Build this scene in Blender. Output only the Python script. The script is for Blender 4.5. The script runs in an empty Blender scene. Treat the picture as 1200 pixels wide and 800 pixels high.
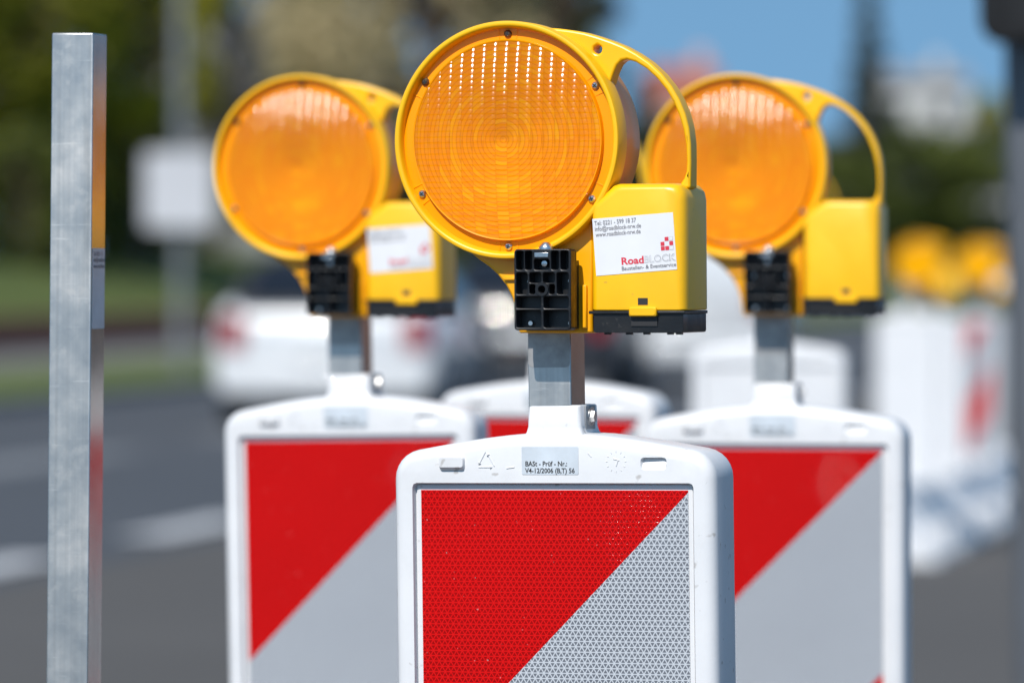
import bpy, bmesh, math, random
from mathutils import Vector, Matrix, Euler
R = math.radians
random.seed(7)
sc = bpy.context.scene

# ------------------------------------------------------------------ camera
CAM_Z = 1.353
FPX = 6000.0                                   # 180 mm on a 36 mm sensor, photograph 1200 px wide
PITCH = math.atan(93 / FPX)
cam = bpy.data.cameras.new('camera')
cam.lens = 180; cam.sensor_width = 36; cam.clip_start = 0.1; cam.clip_end = 3000
cam.dof.use_dof = True; cam.dof.focus_distance = 4.52; cam.dof.aperture_fstop = 4.8
cam.dof.aperture_blades = 0
camo = bpy.data.objects.new('camera', cam); sc.collection.objects.link(camo)
camo.location = (0, 0, CAM_Z); camo.rotation_euler = (math.pi / 2 - PITCH, 0, 0)
sc.camera = camo
FWD = Vector((0, math.cos(PITCH), -math.sin(PITCH))); UP = Vector((0, math.sin(PITCH), math.cos(PITCH)))

def at(px, py, Y):
    d = FWD * FPX + Vector((1, 0, 0)) * (px - 600) + UP * (400 - py)
    return Vector((0, 0, CAM_Z)) + d * (Y / d.y)

# ------------------------------------------------------------------ world, sun, exposure
SUN_EL, SUN_AZ = R(47), R(205)                 # azimuth from +Y towards +X: behind the camera, to its left
w = bpy.data.worlds.new('World'); sc.world = w; w.use_nodes = True
nt = w.node_tree; nt.nodes.clear()
out = nt.nodes.new('ShaderNodeOutputWorld'); bg = nt.nodes.new('ShaderNodeBackground')
sky = nt.nodes.new('ShaderNodeTexSky'); sky.sky_type = 'NISHITA'; sky.sun_disc = False
sky.sun_elevation = SUN_EL; sky.sun_rotation = SUN_AZ
sky.air_density = 1.0; sky.dust_density = 0.1; sky.ozone_density = 2.0; sky.altitude = 300
tc = nt.nodes.new('ShaderNodeTexCoord'); sep = nt.nodes.new('ShaderNodeSeparateXYZ'); com = nt.nodes.new('ShaderNodeCombineXYZ')
ma = nt.nodes.new('ShaderNodeMath'); ma.operation = 'MULTIPLY_ADD'; ma.inputs[1].default_value = 0.8; ma.inputs[2].default_value = 0.40
nt.links.new(tc.outputs['Generated'], sep.inputs[0])
nt.links.new(sep.outputs[0], com.inputs[0]); nt.links.new(sep.outputs[1], com.inputs[1])
nt.links.new(sep.outputs[2], ma.inputs[0]); nt.links.new(ma.outputs[0], com.inputs[2])
nm = nt.nodes.new('ShaderNodeVectorMath'); nm.operation = 'NORMALIZE'
nt.links.new(com.outputs[0], nm.inputs[0]); nt.links.new(nm.outputs[0], sky.inputs['Vector'])
tint = nt.nodes.new('ShaderNodeMix'); tint.data_type = 'RGBA'; tint.blend_type = 'MULTIPLY'; tint.inputs[0].default_value = 1; tint.inputs[7].default_value = (.93, 1.16, 1.08, 1)
nt.links.new(sky.outputs[0], tint.inputs[6]); nt.links.new(tint.outputs[2], bg.inputs[0]); bg.inputs[1].default_value = 0.12
nt.links.new(bg.outputs[0], out.inputs[0])
sl = bpy.data.lights.new('sun', 'SUN'); sl.energy = 4.0; sl.angle = R(0.53); sl.color = (1.0, 0.955, 0.89)
so = bpy.data.objects.new('sun', sl); sc.collection.objects.link(so)
sdir = Vector((math.sin(SUN_AZ) * math.cos(SUN_EL), math.cos(SUN_AZ) * math.cos(SUN_EL), math.sin(SUN_EL)))
so.rotation_euler = (-sdir).to_track_quat('-Z', 'Y').to_euler(); so.location = sdir * 40
sc.view_settings.view_transform = 'Standard'; sc.view_settings.look = 'None'
sc.view_settings.exposure = 0.33; sc.view_settings.gamma = 1; sc.view_settings.use_curve_mapping = False
sc.cycles.use_denoising = True
sc.cycles.max_bounces = 10; sc.cycles.transparent_max_bounces = 12

# ------------------------------------------------------------------ materials
MAT = {}
class NB:
    def __init__(s, name):
        s.m = bpy.data.materials.new(name); s.m.use_nodes = True; s.t = s.m.node_tree
        s.p = s.t.nodes['Principled BSDF']; s.o = s.t.nodes['Material Output']; MAT[name] = s.m
    def n(s, typ, **kw):
        x = s.t.nodes.new(typ)
        for k, v in kw.items(): setattr(x, k, v)
        return x
    def l(s, a, b): s.t.links.new(a, b)
    def math(s, op, a, b=None, c=None):
        x = s.n('ShaderNodeMath', operation=op)
        for i, v in enumerate((a, b, c)):
            if v is None: continue
            if isinstance(v, (int, float)): x.inputs[i].default_value = v
            else: s.l(v, x.inputs[i])
        return x.outputs[0]
    def coord(s): return s.n('ShaderNodeTexCoord').outputs['Object']
    def noise(s, scale, detail=3, rough=.55, vec=None, stretch=None):
        x = s.n('ShaderNodeTexNoise'); x.inputs['Scale'].default_value = scale
        x.inputs['Detail'].default_value = detail; x.inputs['Roughness'].default_value = rough
        v = vec or s.coord()
        if stretch:
            mp = s.n('ShaderNodeMapping'); mp.inputs['Scale'].default_value = stretch; s.l(v, mp.inputs[0]); v = mp.outputs[0]
        s.l(v, x.inputs['Vector']); return x.outputs['Fac']
    def ramp(s, fac, stops):
        x = s.n('ShaderNodeValToRGB'); e = x.color_ramp.elements
        while len(e) < len(stops): e.new(.5)
        for i, (p, c) in enumerate(stops):
            e[i].position = p; e[i].color = (c if len(c) == 4 else (*c, 1)) if not isinstance(c, (int, float)) else (c, c, c, 1)
        s.l(fac, x.inputs[0]); return x.outputs[0]
    def mix(s, fac, a, b, blend='MIX'):
        x = s.n('ShaderNodeMix', data_type='RGBA', blend_type=blend)
        if isinstance(fac, (int, float)): x.inputs[0].default_value = fac
        else: s.l(fac, x.inputs[0])
        for i, v in ((6, a), (7, b)):
            if isinstance(v, tuple): x.inputs[i].default_value = (*v, 1)
            else: s.l(v, x.inputs[i])
        return x.outputs[2]
    def bump(s, h, strength=.2, dist=.001):
        x = s.n('ShaderNodeBump'); x.inputs['Strength'].default_value = strength; x.inputs['Distance'].default_value = dist
        s.l(h, x.inputs['Height']); return x.outputs[0]
    def set(s, **kw):
        for k, v in kw.items():
            i = s.p.inputs[k.replace('_', ' ')]
            if isinstance(v, tuple): i.default_value = (*v, 1) if len(v) == 3 and i.type == 'RGBA' else v
            elif isinstance(v, (int, float)): i.default_value = v
            else: s.l(v, i)

def simple(name, col, rough=.5, metal=0, var=.12, scale=8, **kw):
    b = NB(name)
    n = b.noise(scale, 4)
    d = tuple(max(0, c * (1 - var)) for c in col); e = tuple(min(1, c * (1 + var)) for c in col)
    b.set(Base_Color=b.ramp(n, [(.3, d), (.7, e)]), Roughness=rough, Metallic=metal)
    if kw: b.set(**kw)
    return b.m

# moulded plastics
b = NB('white_plastic')
n1 = b.noise(14, 4); n2 = b.noise(260, 2); sp = b.noise(95, 2, .4)
c = b.ramp(n1, [(.3, (.655, .66, .675)), (.75, (.715, .715, .725))])
dirt = b.ramp(sp, [(.69, 0.0), (.75, 1.0)])
scr = b.ramp(b.noise(30, 3, .6, stretch=(1, 1, .12)), [(.70, 0.0), (.78, 1.0)])
smud = b.ramp(b.noise(5, 6, .75), [(.52, 0.0), (.75, 1.0)])
c = b.mix(b.math('MULTIPLY', smud, .26), c, (.42, .40, .38))
c = b.mix(b.math('MULTIPLY', dirt, .55), c, (.30, .27, .24)); c = b.mix(b.math('MULTIPLY', scr, .2), c, (.42, .41, .40))
b.set(Base_Color=c, Roughness=.38, Normal=b.bump(n2, .12, .0006)); b.p.inputs['Specular IOR Level'].default_value = .4

def plastic(name, col, col2, rough=.3):
    b = NB(name)
    n1 = b.noise(18, 4); n2 = b.noise(330, 2)
    c = b.ramp(n1, [(.3, col), (.75, col2)])
    sc_ = b.ramp(b.noise(60, 4, .7, stretch=(1, 1, .25)), [(.68, 0.0), (.76, 1.0)])
    c = b.mix(b.math('MULTIPLY', sc_, .18), c, (.85, .74, .45))
    gr = b.ramp(b.noise(11, 6, .75), [(.55, 0.0), (.78, 1.0)]); c = b.mix(b.math('MULTIPLY', gr, .22), c, (.42, .27, .05))
    pk = b.ramp(b.noise(140, 2, .4), [(.73, 0.0), (.78, 1.0)]); c = b.mix(b.math('MULTIPLY', pk, .45), c, (.30, .20, .06))
    b.set(Base_Color=c, Roughness=b.ramp(n1, [(.3, rough), (.8, rough + .12)]), Normal=b.bump(n2, .07, .0005))
    return b
plastic('yellow_plastic', (.86, .445, .002), (.92, .50, .003), .30)
b = plastic('yellow_neck', (.84, .36, .001), (.90, .42, .002), .28)
b = NB('black_plastic')
n1 = b.noise(40, 4); n2 = b.noise(420, 2)
du = b.ramp(b.noise(150, 3, .7), [(.62, 0.0), (.75, 1.0)])
b.set(Base_Color=b.mix(b.math('MULTIPLY', du, .5), (.008, .008, .009), (.10, .095, .085)), Roughness=b.ramp(n1, [(.3, .28), (.7, .5)]), Normal=b.bump(n2, .1, .0006))
simple('rubber', (.03, .03, .032), .8)

# aluminium with draw lines, smears and scratches; the sides stay smoother than the handled front
def alu(name, r0, r1, worn, dark=1.0):
    b = NB(name)
    long_ = b.noise(60, 3, .6, stretch=(4, 4, .02)); cloud = b.noise(11, 6, .72); blot = b.noise(34, 5, .65)
    scr = b.noise(46, 4, .7, stretch=(.4, .4, 7)); grime = b.noise(7, 5, .6, stretch=(5, 5, .35))
    c = b.ramp(cloud, [(.32, (.58, .60, .63)), (.5, (.70, .72, .74)), (.68, (.88, .88, .89))])
    c = b.mix(b.math('MULTIPLY', b.ramp(long_, [(.35, 1.0), (.6, 0.0)]), .35), c, (.50, .50, .51))
    c = b.mix(b.math('MULTIPLY', b.ramp(scr, [(.63, 0.0), (.70, 1.0)]), .7 * worn), c, (.95, .95, .95))
    c = b.mix(b.math('MULTIPLY', b.ramp(blot, [(.58, 0.0), (.66, 1.0)]), .45 * worn), c, (.93, .90, .88))
    c = b.mix(b.math('MULTIPLY', b.ramp(grime, [(.55, 0.0), (.75, 1.0)]), .5), c, (.33, .32, .31))
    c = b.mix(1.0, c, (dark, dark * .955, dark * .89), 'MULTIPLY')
    b.set(Base_Color=c, Metallic=1.0, Roughness=b.ramp(cloud, [(.25, r0), (.75, r1)]), Normal=b.bump(long_, .22, .0004))
alu('aluminium', .36, .56, 1.0, .86); alu('aluminium_side_shaded', .13, .24, .4, .62)  # side copy tinted darker to paint in shade and dark reflections
simple('film_grey', (.33, .32, .31), .35, .4, .25, 60)
simple('steel', (.62, .62, .62), .28, 1, .15, 200)
simple('dark_steel', (.16, .11, .07), .5, 1, .3, 300)

# retroreflective sheeting: triangle cells divided by raised seams
def sheeting(name, cell, cell2, line, glint=None):
    b = NB(name); co = b.coord(); sp = b.n('ShaderNodeSeparateXYZ'); b.l(co, sp.inputs[0]); x, z = sp.outputs[0], sp.outputs[2]
    H = .00475
    def fam(d):
        f = b.math('FRACT', b.math('DIVIDE', d, H)); return b.math('ABSOLUTE', b.math('SUBTRACT', b.math('MULTIPLY', f, 2.0), 1.0))
    d1 = b.math('ADD', b.math('MULTIPLY', z, .5), b.math('MULTIPLY', x, .8660254))
    d2 = b.math('SUBTRACT', z, d1)
    f0, f1, f2 = fam(z), fam(d1), fam(d2)
    m = b.math('MAXIMUM', f0, b.math('MAXIMUM', f1, f2))
    mask = b.ramp(m, [(.70, 0.0), (.90, 1.0)])
    cl = b.ramp(b.noise(7, 3), [(.3, cell), (.7, cell2)])
    col = b.mix(b.math('MULTIPLY', mask, .9), cl, line)
    speck = b.ramp(b.noise(330, 1, .3), [(.80, 0.0), (.84, 1.0)])
    col = b.mix(b.math('MULTIPLY', speck, .25), col, (.75, .7, .68))
    b.set(Base_Color=col, Roughness=.4, Normal=b.bump(m, .10, .0006)); b.p.inputs['Specular IOR Level'].default_value = .12
    b.set(Coat_Weight=.14 if glint else .10, Coat_Roughness=.10)
    if glint:                                   # seams raised in one spot, shaped into the film for a sun glint
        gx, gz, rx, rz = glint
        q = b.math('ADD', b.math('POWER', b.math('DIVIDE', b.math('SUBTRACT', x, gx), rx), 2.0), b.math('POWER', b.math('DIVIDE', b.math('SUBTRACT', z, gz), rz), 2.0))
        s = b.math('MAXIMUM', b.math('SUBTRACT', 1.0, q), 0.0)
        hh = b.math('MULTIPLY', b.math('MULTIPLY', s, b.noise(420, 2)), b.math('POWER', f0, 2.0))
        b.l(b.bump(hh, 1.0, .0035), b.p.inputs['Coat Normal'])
    return b.m
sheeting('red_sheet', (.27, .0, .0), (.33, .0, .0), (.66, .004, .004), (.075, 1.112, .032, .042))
sheeting('grey_sheet', (.125, .136, .16), (.16, .174, .20), (.55, .58, .62))

# amber acrylic lens
def amber(name, col, trans, refr, rings, rough):
    b = NB(name)
    b.set(Base_Color=col, Roughness=rough, Coat_Weight=.8 if rings else .15, Coat_Roughness=.14 if rings else .06); b.p.inputs['Specular IOR Level'].default_value = .0 if rings else .2
    tr = b.n('ShaderNodeBsdfTransparent'); tr.inputs[0].default_value = (1.0, .55, .02, 1)
    tl = b.n('ShaderNodeBsdfTranslucent'); tl.inputs[0].default_value = (1.0, .45, .01, 1)
    rf = b.n('ShaderNodeBsdfRefraction'); rf.inputs['Color'].default_value = (1.0, .55, .02, 1); rf.inputs['Roughness'].default_value = .05; rf.inputs['IOR'].default_value = 1.35
    mx0 = b.n('ShaderNodeMixShader'); mx0.inputs[0].default_value = .08
    b.l(b.p.outputs[0], mx0.inputs[1]); b.l(tl.outputs[0], mx0.inputs[2])
    mx1 = b.n('ShaderNodeMixShader'); mx1.inputs[0].default_value = refr
    b.l(mx0.outputs[0], mx1.inputs[1]); b.l(rf.outputs[0], mx1.inputs[2])
    mx = b.n('ShaderNodeMixShader'); mx.inputs[0].default_value = trans
    b.l(mx1.outputs[0], mx.inputs[1]); b.l(tr.outputs[0], mx.inputs[2]); b.l(mx.outputs[0], b.o.inputs[0])
    if rings:
        co = b.coord(); sp = b.n('ShaderNodeSeparateXYZ'); b.l(co, sp.inputs[0]); x, z = sp.outputs[0], sp.outputs[2]
        r = b.math('SQRT', b.math('ADD', b.math('POWER', x, 2.0), b.math('POWER', z, 2.0)))
        colf = b.math('DIVIDE', b.math('ADD', x, .1056), .0109); ci = b.math('FLOOR', colf); cx_ = b.math('FRACT', colf)
        # every column is a strip of its own: the rings step a little from one strip to the next
        wob = b.math('MULTIPLY', b.math('SINE', b.math('MULTIPLY', ci, 2.3)), .0012)
        saw = b.math('FRACT', b.math('DIVIDE', b.math('ADD', r, wob), .0040))
        arch = b.math('MULTIPLY', b.math('SUBTRACT', 1.0, b.math('POWER', b.math('ABSOLUTE', b.math('SUBTRACT', b.math('MULTIPLY', cx_, 2.0), 1.0)), 2.0)), 1.2)
        h = b.math('ADD', saw, b.math('MULTIPLY', arch, .25))
        flat = b.n('ShaderNodeVectorTransform', vector_type='NORMAL', convert_from='OBJECT', convert_to='WORLD'); flat.inputs[0].default_value = (0, -1, 0)
        bp = b.n('ShaderNodeBump'); bp.inputs['Strength'].default_value = .8; bp.inputs['Distance'].default_value = .0012
        b.l(h, bp.inputs['Height']); b.l(flat.outputs[0], bp.inputs['Normal'])
        bq = b.n('ShaderNodeBump'); bq.inputs['Strength'].default_value = 1.0; bq.inputs['Distance'].default_value = .0022
        b.l(b.math('ADD', saw, arch), bq.inputs['Height']); b.l(flat.outputs[0], bq.inputs['Normal']); b.l(bq.outputs[0], rf.inputs['Normal'])
        for i in (b.p.inputs['Normal'], tl.inputs['Normal']): b.l(bp.outputs[0], i)
        jn = b.n('ShaderNodeTexWhiteNoise', noise_dimensions='2D'); jv = b.n('ShaderNodeCombineXYZ'); b.l(ci, jv.inputs[0]); b.l(b.math('FLOOR', b.math('DIVIDE', z, .0050)), jv.inputs[1]); b.l(jv.outputs[0], jn.inputs['Vector'])
        jit = b.math('MULTIPLY', b.math('SUBTRACT', jn.outputs['Value'], .5), .035)
        # outer face: every cell is a small cylinder strip above a slanted step, over the dome of the lens
        sx = b.math('ADD', b.math('ADD', b.math('MULTIPLY', b.math('SUBTRACT', cx_, .5), .72), jit), b.math('MULTIPLY', x, 2.45))
        tz = b.math('FRACT', b.math('DIVIDE', b.math('ADD', z, .0013), .0050))
        up = b.math('ADD', b.math('MULTIPLY', tz, .125), .195); isup = b.math('LESS_THAN', tz, .72)
        sz = b.math('ADD', b.math('ADD', b.math('MULTIPLY', isup, b.math('ADD', b.math('ADD', up, jit), .70)), -.70), b.math('MULTIPLY', z, 2.45))
        nv = b.n('ShaderNodeCombineXYZ'); b.l(sx, nv.inputs[0]); nv.inputs[1].default_value = -1; b.l(sz, nv.inputs[2])
        nn = b.n('ShaderNodeVectorMath', operation='NORMALIZE'); b.l(nv.outputs[0], nn.inputs[0])
        vt = b.n('ShaderNodeVectorTransform', vector_type='NORMAL', convert_from='OBJECT', convert_to='WORLD'); b.l(nn.outputs[0], vt.inputs[0]); b.l(vt.outputs[0], b.p.inputs['Coat Normal'])
        edge = b.ramp(saw, [(.0, 1.0), (.25, .0), (.88, .0), (1.0, 1.0)])
        var = b.noise(34, 4, .7)
        c = b.mix(b.ramp(var, [(.35, 0.0), (.7, .6)]), col, (1.0, .40, .004))
        cv = b.n('ShaderNodeCombineXYZ'); b.l(ci, cv.inputs[0]); b.l(b.math('FLOOR', b.math('DIVIDE', b.math('ADD', r, wob), .0040)), cv.inputs[1])
        b.l(b.math('SIGN', z), cv.inputs[2]); wn = b.n('ShaderNodeTexWhiteNoise', noise_dimensions='3D'); b.l(cv.outputs[0], wn.inputs['Vector'])
        c = b.mix(b.math('MULTIPLY', wn.outputs['Value'], .5), c, (.88, .225, .0))
        pale = b.ramp(wn.outputs['Value'], [(.0, .42), (.25, .0)]); c = b.mix(pale, c, (1.0, .47, .004))
        ce = b.ramp(cx_, [(.0, 1.0), (.07, .0), (.93, .0), (1.0, 1.0)])
        edge = b.math('MAXIMUM', edge, b.math('MULTIPLY', ce, .5))
        b.set(Base_Color=b.mix(b.math('MULTIPLY', edge, .5), c, (.62, .135, .0)))
    return b.m
amber('amber_lens', (1.0, .295, .0), .13, .09, True, .2)
amber('yellow_lens', (1.0, .62, .0), .06, .05, True, .2).node_tree.nodes['Principled BSDF'].inputs['Coat Weight'].default_value = .15
amber('amber_flange', (1.0, .36, .001), .06, 0, False, .25)
amber('amber_drum', (1.0, .36, .002), .10, 0, False, .3)
simple('reflector', (1.0, .85, .45), .36, .6, .08, 40)
simple('sticker_white', (.72, .72, .74), .4, 0, .03, 30)
simple('sticker_grey', (.56, .61, .66), .3, 0, .12, 25)
simple('ink_dark', (.09, .085, .10), .6); simple('ink_red', (.62, .035, .06), .5); simple('ink_grey', (.42, .42, .44), .6)
simple('ink_black', (.02, .02, .022), .6)

# the place
b = NB('asphalt')
n1 = b.noise(.35, 4); n2 = b.noise(60, 3)
b.set(Base_Color=b.mix(.5, b.ramp(n1, [(.3, (.042, .046, .054)), (.7, (.062, .066, .075))]), b.ramp(n2, [(.3, (.036, .040, .048)), (.7, (.075, .08, .09))])), Roughness=.88, Normal=b.bump(n2, .4, .004))
b = NB('asphalt_light')
n1 = b.noise(.5, 4); n2 = b.noise(60, 3)
b.set(Base_Color=b.mix(.5, b.ramp(n1, [(.3, (.064, .058, .053)), (.7, (.085, .078, .072))]), b.ramp(n2, [(.3, (.048, .045, .042)), (.7, (.098, .091, .085))])), Roughness=.9, Normal=b.bump(n2, .4, .004))
b = NB('road_paint')
n1 = b.noise(9, 5, .7)
b.set(Base_Color=b.ramp(n1, [(.35, (.30, .30, .31)), (.6, (.58, .58, .58))]), Roughness=.7)
b = NB('road_paint_worn')
n1 = b.noise(6, 5, .7)
b.set(Base_Color=b.ramp(n1, [(.35, (.10, .105, .11)), (.65, (.22, .225, .235))]), Roughness=.8)
simple('kerb_stone', (.22, .21, .20), .85, 0, .2, 4); simple('paving', (.15, .145, .14), .9, 0, .2, 3)
b = NB('grass')
n1 = b.noise(.6, 4); n2 = b.noise(25, 3)
b.set(Base_Color=b.mix(.5, b.ramp(n1, [(.3, (.055, .085, .012)), (.7, (.10, .125, .02))]), b.ramp(n2, [(.3, (.045, .075, .012)), (.7, (.13, .16, .03))])), Roughness=.9, Normal=b.bump(n2, .8, .05))
simple('brick_red', (.24, .09, .065), .9, 0, .3, 6)
def leaf(name, c1, c2):
    b = NB(name); oi = b.n('ShaderNodeNewGeometry')
    n1 = b.noise(1.1, 3)
    c = b.mix(oi.outputs['Random Per Island'], c1, c2); c = b.mix(b.math('MULTIPLY', n1, .5), c, c2)
    b.set(Base_Color=c, Roughness=.6); b.p.inputs['Specular IOR Level'].default_value = .3
    tl = b.n('ShaderNodeBsdfTranslucent'); b.l(c, tl.inputs[0]); mx = b.n('ShaderNodeMixShader'); mx.inputs[0].default_value = .35
    b.l(b.p.outputs[0], mx.inputs[1]); b.l(tl.outputs[0], mx.inputs[2]); b.l(mx.outputs[0], b.o.inputs[0])
leaf('leaf_dark', (.11, .125, .010), (.24, .24, .016)); leaf('leaf_spring', (.24, .24, .012), (.42, .38, .025))
leaf('leaf_tan', (.40, .33, .18), (.55, .46, .27)); leaf('leaf_conifer', (.03, .034, .022), (.07, .075, .05))
leaf('leaf_grey', (.16, .15, .14), (.28, .265, .25)); leaf('leaf_hedge', (.05, .07, .012), (.11, .13, .02))
leaf('leaf_brown', (.05, .038, .025), (.10, .078, .05))
simple('bark', (.10, .075, .055), .9, 0, .3, 6)
simple('car_white', (.62, .63, .64), .25, 0, .02, 2, Coat_Weight=.8); simple('car_dark', (.018, .02, .026), .4, .0, .05, 2, Coat_Weight=.25)
b = NB('car_glass'); b.set(Base_Color=(.010, .013, .02), Roughness=.08); b.p.inputs['Specular IOR Level'].default_value = .4
simple('tail_red', (.28, .01, .012), .2, 0, .1, 20); simple('trim_black', (.02, .02, .022), .6); simple('tyre', (.025, .025, .026), .85)
simple('plate_white', (.75, .75, .74), .4)
simple('pole_grey', (.10, .108, .122), .5, 0, .12, 5); simple('signal_black', (.012, .012, .013), .55)
simple('galvanised', (.30, .31, .32), .5, .6, .2, 10); simple('sign_white', (.50, .50, .53), .5, 0, .05, 3)
simple('render_white', (.50, .49, .48), .85, 0, .05, 1); simple('render_pink', (.60, .36, .30), .85, 0, .06, 1); simple('render_grey', (.24, .235, .235), .85, 0, .08, 1)
simple('brick_lit', (.30, .13, .075), .9, 0, .2, 3); simple('roof_dark', (.055, .055, .06), .8, 0, .2, 2); simple('roof_red', (.30, .10, .07), .85, 0, .2, 2)

# ------------------------------------------------------------------ mesh helpers (local metres, x right, y back, z up)
def finish(name, bm, mat, parent=None, sharp=32, bevel=0, smooth=True, seg=2):
    bmesh.ops.recalc_face_normals(bm, faces=bm.faces)
    me = bpy.data.meshes.new(name); bm.to_mesh(me); bm.free()
    me.materials.append(MAT[mat])
    if smooth:
        me.polygons.foreach_set('use_smooth', [True] * len(me.polygons)); me.set_sharp_from_angle(angle=R(sharp))
    o = bpy.data.objects.new(name, me); sc.collection.objects.link(o)
    if parent: o.parent = parent
    if bevel:
        m = o.modifiers.new('bevel', 'BEVEL'); m.width = bevel; m.segments = seg; m.limit_method = 'ANGLE'; m.angle_limit = R(35)
    return o
def box(bm, x0, x1, y0, y1, z0, z1):
    vs = [bm.verts.new((x, y, z)) for z in (z0, z1) for x, y in ((x0, y0), (x1, y0), (x1, y1), (x0, y1))]
    for f in ((0, 1, 2, 3), (4, 5, 6, 7), (0, 1, 5, 4), (1, 2, 6, 5), (2, 3, 7, 6), (3, 0, 4, 7)): bm.faces.new([vs[i] for i in f])
    return vs
def boxo(name, dims, mat, parent=None, bevel=0, seg=2):
    bm = bmesh.new(); box(bm, *dims); return finish(name, bm, mat, parent, bevel=bevel, seg=seg)
def loft(bm, loops, cap0=True, cap1=True):
    rs = [[bm.verts.new(p) for p in l] for l in loops]
    n = len(rs[0])
    for a, b_ in zip(rs, rs[1:]):
        for i in range(n): bm.faces.new((a[i], a[(i + 1) % n], b_[(i + 1) % n], b_[i]))
    if cap0: bm.faces.new(rs[0])
    if cap1: bm.faces.new(rs[-1])
    return rs
def lathe_y(bm, prof, seg=96, close=False, cx=0, cz=0):            # revolve (r, y) round the local y axis
    rings = []
    for r, y in prof:
        if r < 1e-6: rings.append([bm.verts.new((cx, y, cz))])
        else: rings.append([bm.verts.new((cx + r * math.cos(2 * math.pi * i / seg), y, cz + r * math.sin(2 * math.pi * i / seg))) for i in range(seg)])
    prs = list(zip(rings, rings[1:])) + ([(rings[-1], rings[0])] if close else [])
    for a, b_ in prs:
        for i in range(seg):
            j = (i + 1) % seg
            if len(a) == 1 and len(b_) == 1: continue
            if len(a) == 1: bm.faces.new((a[0], b_[i], b_[j]))
            elif len(b_) == 1: bm.faces.new((a[i], a[j], b_[0]))
            else: bm.faces.new((a[i], a[j], b_[j], b_[i]))
def tube(bm, p0, p1, r0, r1, seg=8):
    p0, p1 = Vector(p0), Vector(p1); q = (p1 - p0).to_track_quat('Z', 'Y')
    lo = [[p + q @ Vector((r * math.cos(2 * math.pi * i / seg), r * math.sin(2 * math.pi * i / seg), 0)) for i in range(seg)] for p, r in ((p0, r0), (p1, r1))]
    loft(bm, lo)
def rrect(x0, x1, z0, z1, r, k=4):
    pts = []
    for cx, cz, a in ((x1 - r, z1 - r, 0), (x0 + r, z1 - r, 90), (x0 + r, z0 + r, 180), (x1 - r, z0 + r, 270)):
        for i in range(k + 1):
            t = R(a + 90 * i / k); pts.append((cx + r * math.cos(t), cz + r * math.sin(t)))
    return pts
def circ(cx, cz, r, k=16): return [(cx + r * math.cos(2 * math.pi * i / k), cz + r * math.sin(2 * math.pi * i / k)) for i in range(k)]
def ring_edges(bm, pts, y):
    vs = [bm.verts.new((x, y, z)) for x, z in pts]
    return vs, [bm.edges.new((vs[i], vs[(i + 1) % len(vs)])) for i in range(len(vs))]
def fill(bm, edges): bmesh.ops.triangle_fill(bm, use_beauty=True, use_dissolve=False, edges=edges, normal=(0, -1, 0))
def plate(bm, outer, holes, y0, y1, back_holes=True):              # a slab between y0 and y1 with through holes
    fr, bk = [], []
    for pts in [outer] + holes:
        a, ea = ring_edges(bm, pts, y0); c, ec = ring_edges(bm, pts, y1); fr += ea; bk += ec
        for i in range(len(a)):
            j = (i + 1) % len(a); bm.faces.new((a[i], a[j], c[j], c[i]))
    fill(bm, fr); fill(bm, bk)
def empty(name, loc=(0, 0, 0)):
    o = bpy.data.objects.new(name, None); sc.collection.objects.link(o); o.location = loc; o.empty_display_size = .1; return o
def tag(o, label, cat, group=None, kind=None):
    if label: o['label'] = label
    if cat: o['category'] = cat
    if group: o['group'] = group
    if kind: o['kind'] = kind
    return o
def copy_tree(o, parent=None, skip=()):
    c = o.copy(); sc.collection.objects.link(c); c.parent = parent
    for ch in [k for k in sc.objects if k.parent == o]:
        if ch.name.split('.')[0] not in skip: copy_tree(ch, c, skip)
    return c
def text_mesh(name, body, size, mat, parent, x, y, z, rot=0, align='LEFT', offset=0, line=1.0, face='front', width=None):
    cu = bpy.data.curves.new(name, 'FONT'); cu.body = body; cu.size = size; cu.align_x = align; cu.offset = offset; cu.space_line = line
    cu.resolution_u = 3
    t = bpy.data.objects.new('tmp', cu); sc.collection.objects.link(t)
    dg = bpy.context.evaluated_depsgraph_get(); me = bpy.data.meshes.new_from_object(t.evaluated_get(dg))
    bpy.data.objects.remove(t); me.name = name
    w_ = max((v.co.x for v in me.vertices)) - min((v.co.x for v in me.vertices))
    k = (width / w_) if width else 1
    cr, sr = math.cos(rot), math.sin(rot)
    for v in me.vertices:
        a, b_ = v.co.x * k, v.co.y
        a, b_ = a * cr - b_ * sr, a * sr + b_ * cr
        v.co = (x + a, y, z + b_) if face == 'front' else (y, x + a, z + b_)
    me.materials.clear(); me.materials.append(MAT[mat])
    o = bpy.data.objects.new(name, me); sc.collection.objects.link(o); o.parent = parent
    return o
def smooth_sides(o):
    o.data.materials.append(MAT['aluminium_side_shaded'])
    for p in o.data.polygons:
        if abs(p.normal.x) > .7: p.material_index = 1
def place(root, local, target, yaw, roll=0, tilt=0):               # put the root so that a local point lands on a world point
    q = Euler((R(tilt), R(roll), R(yaw)), 'XYZ'); root.rotation_euler = q
    root.location = Vector(target) - q.to_matrix() @ Vector(local)

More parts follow.
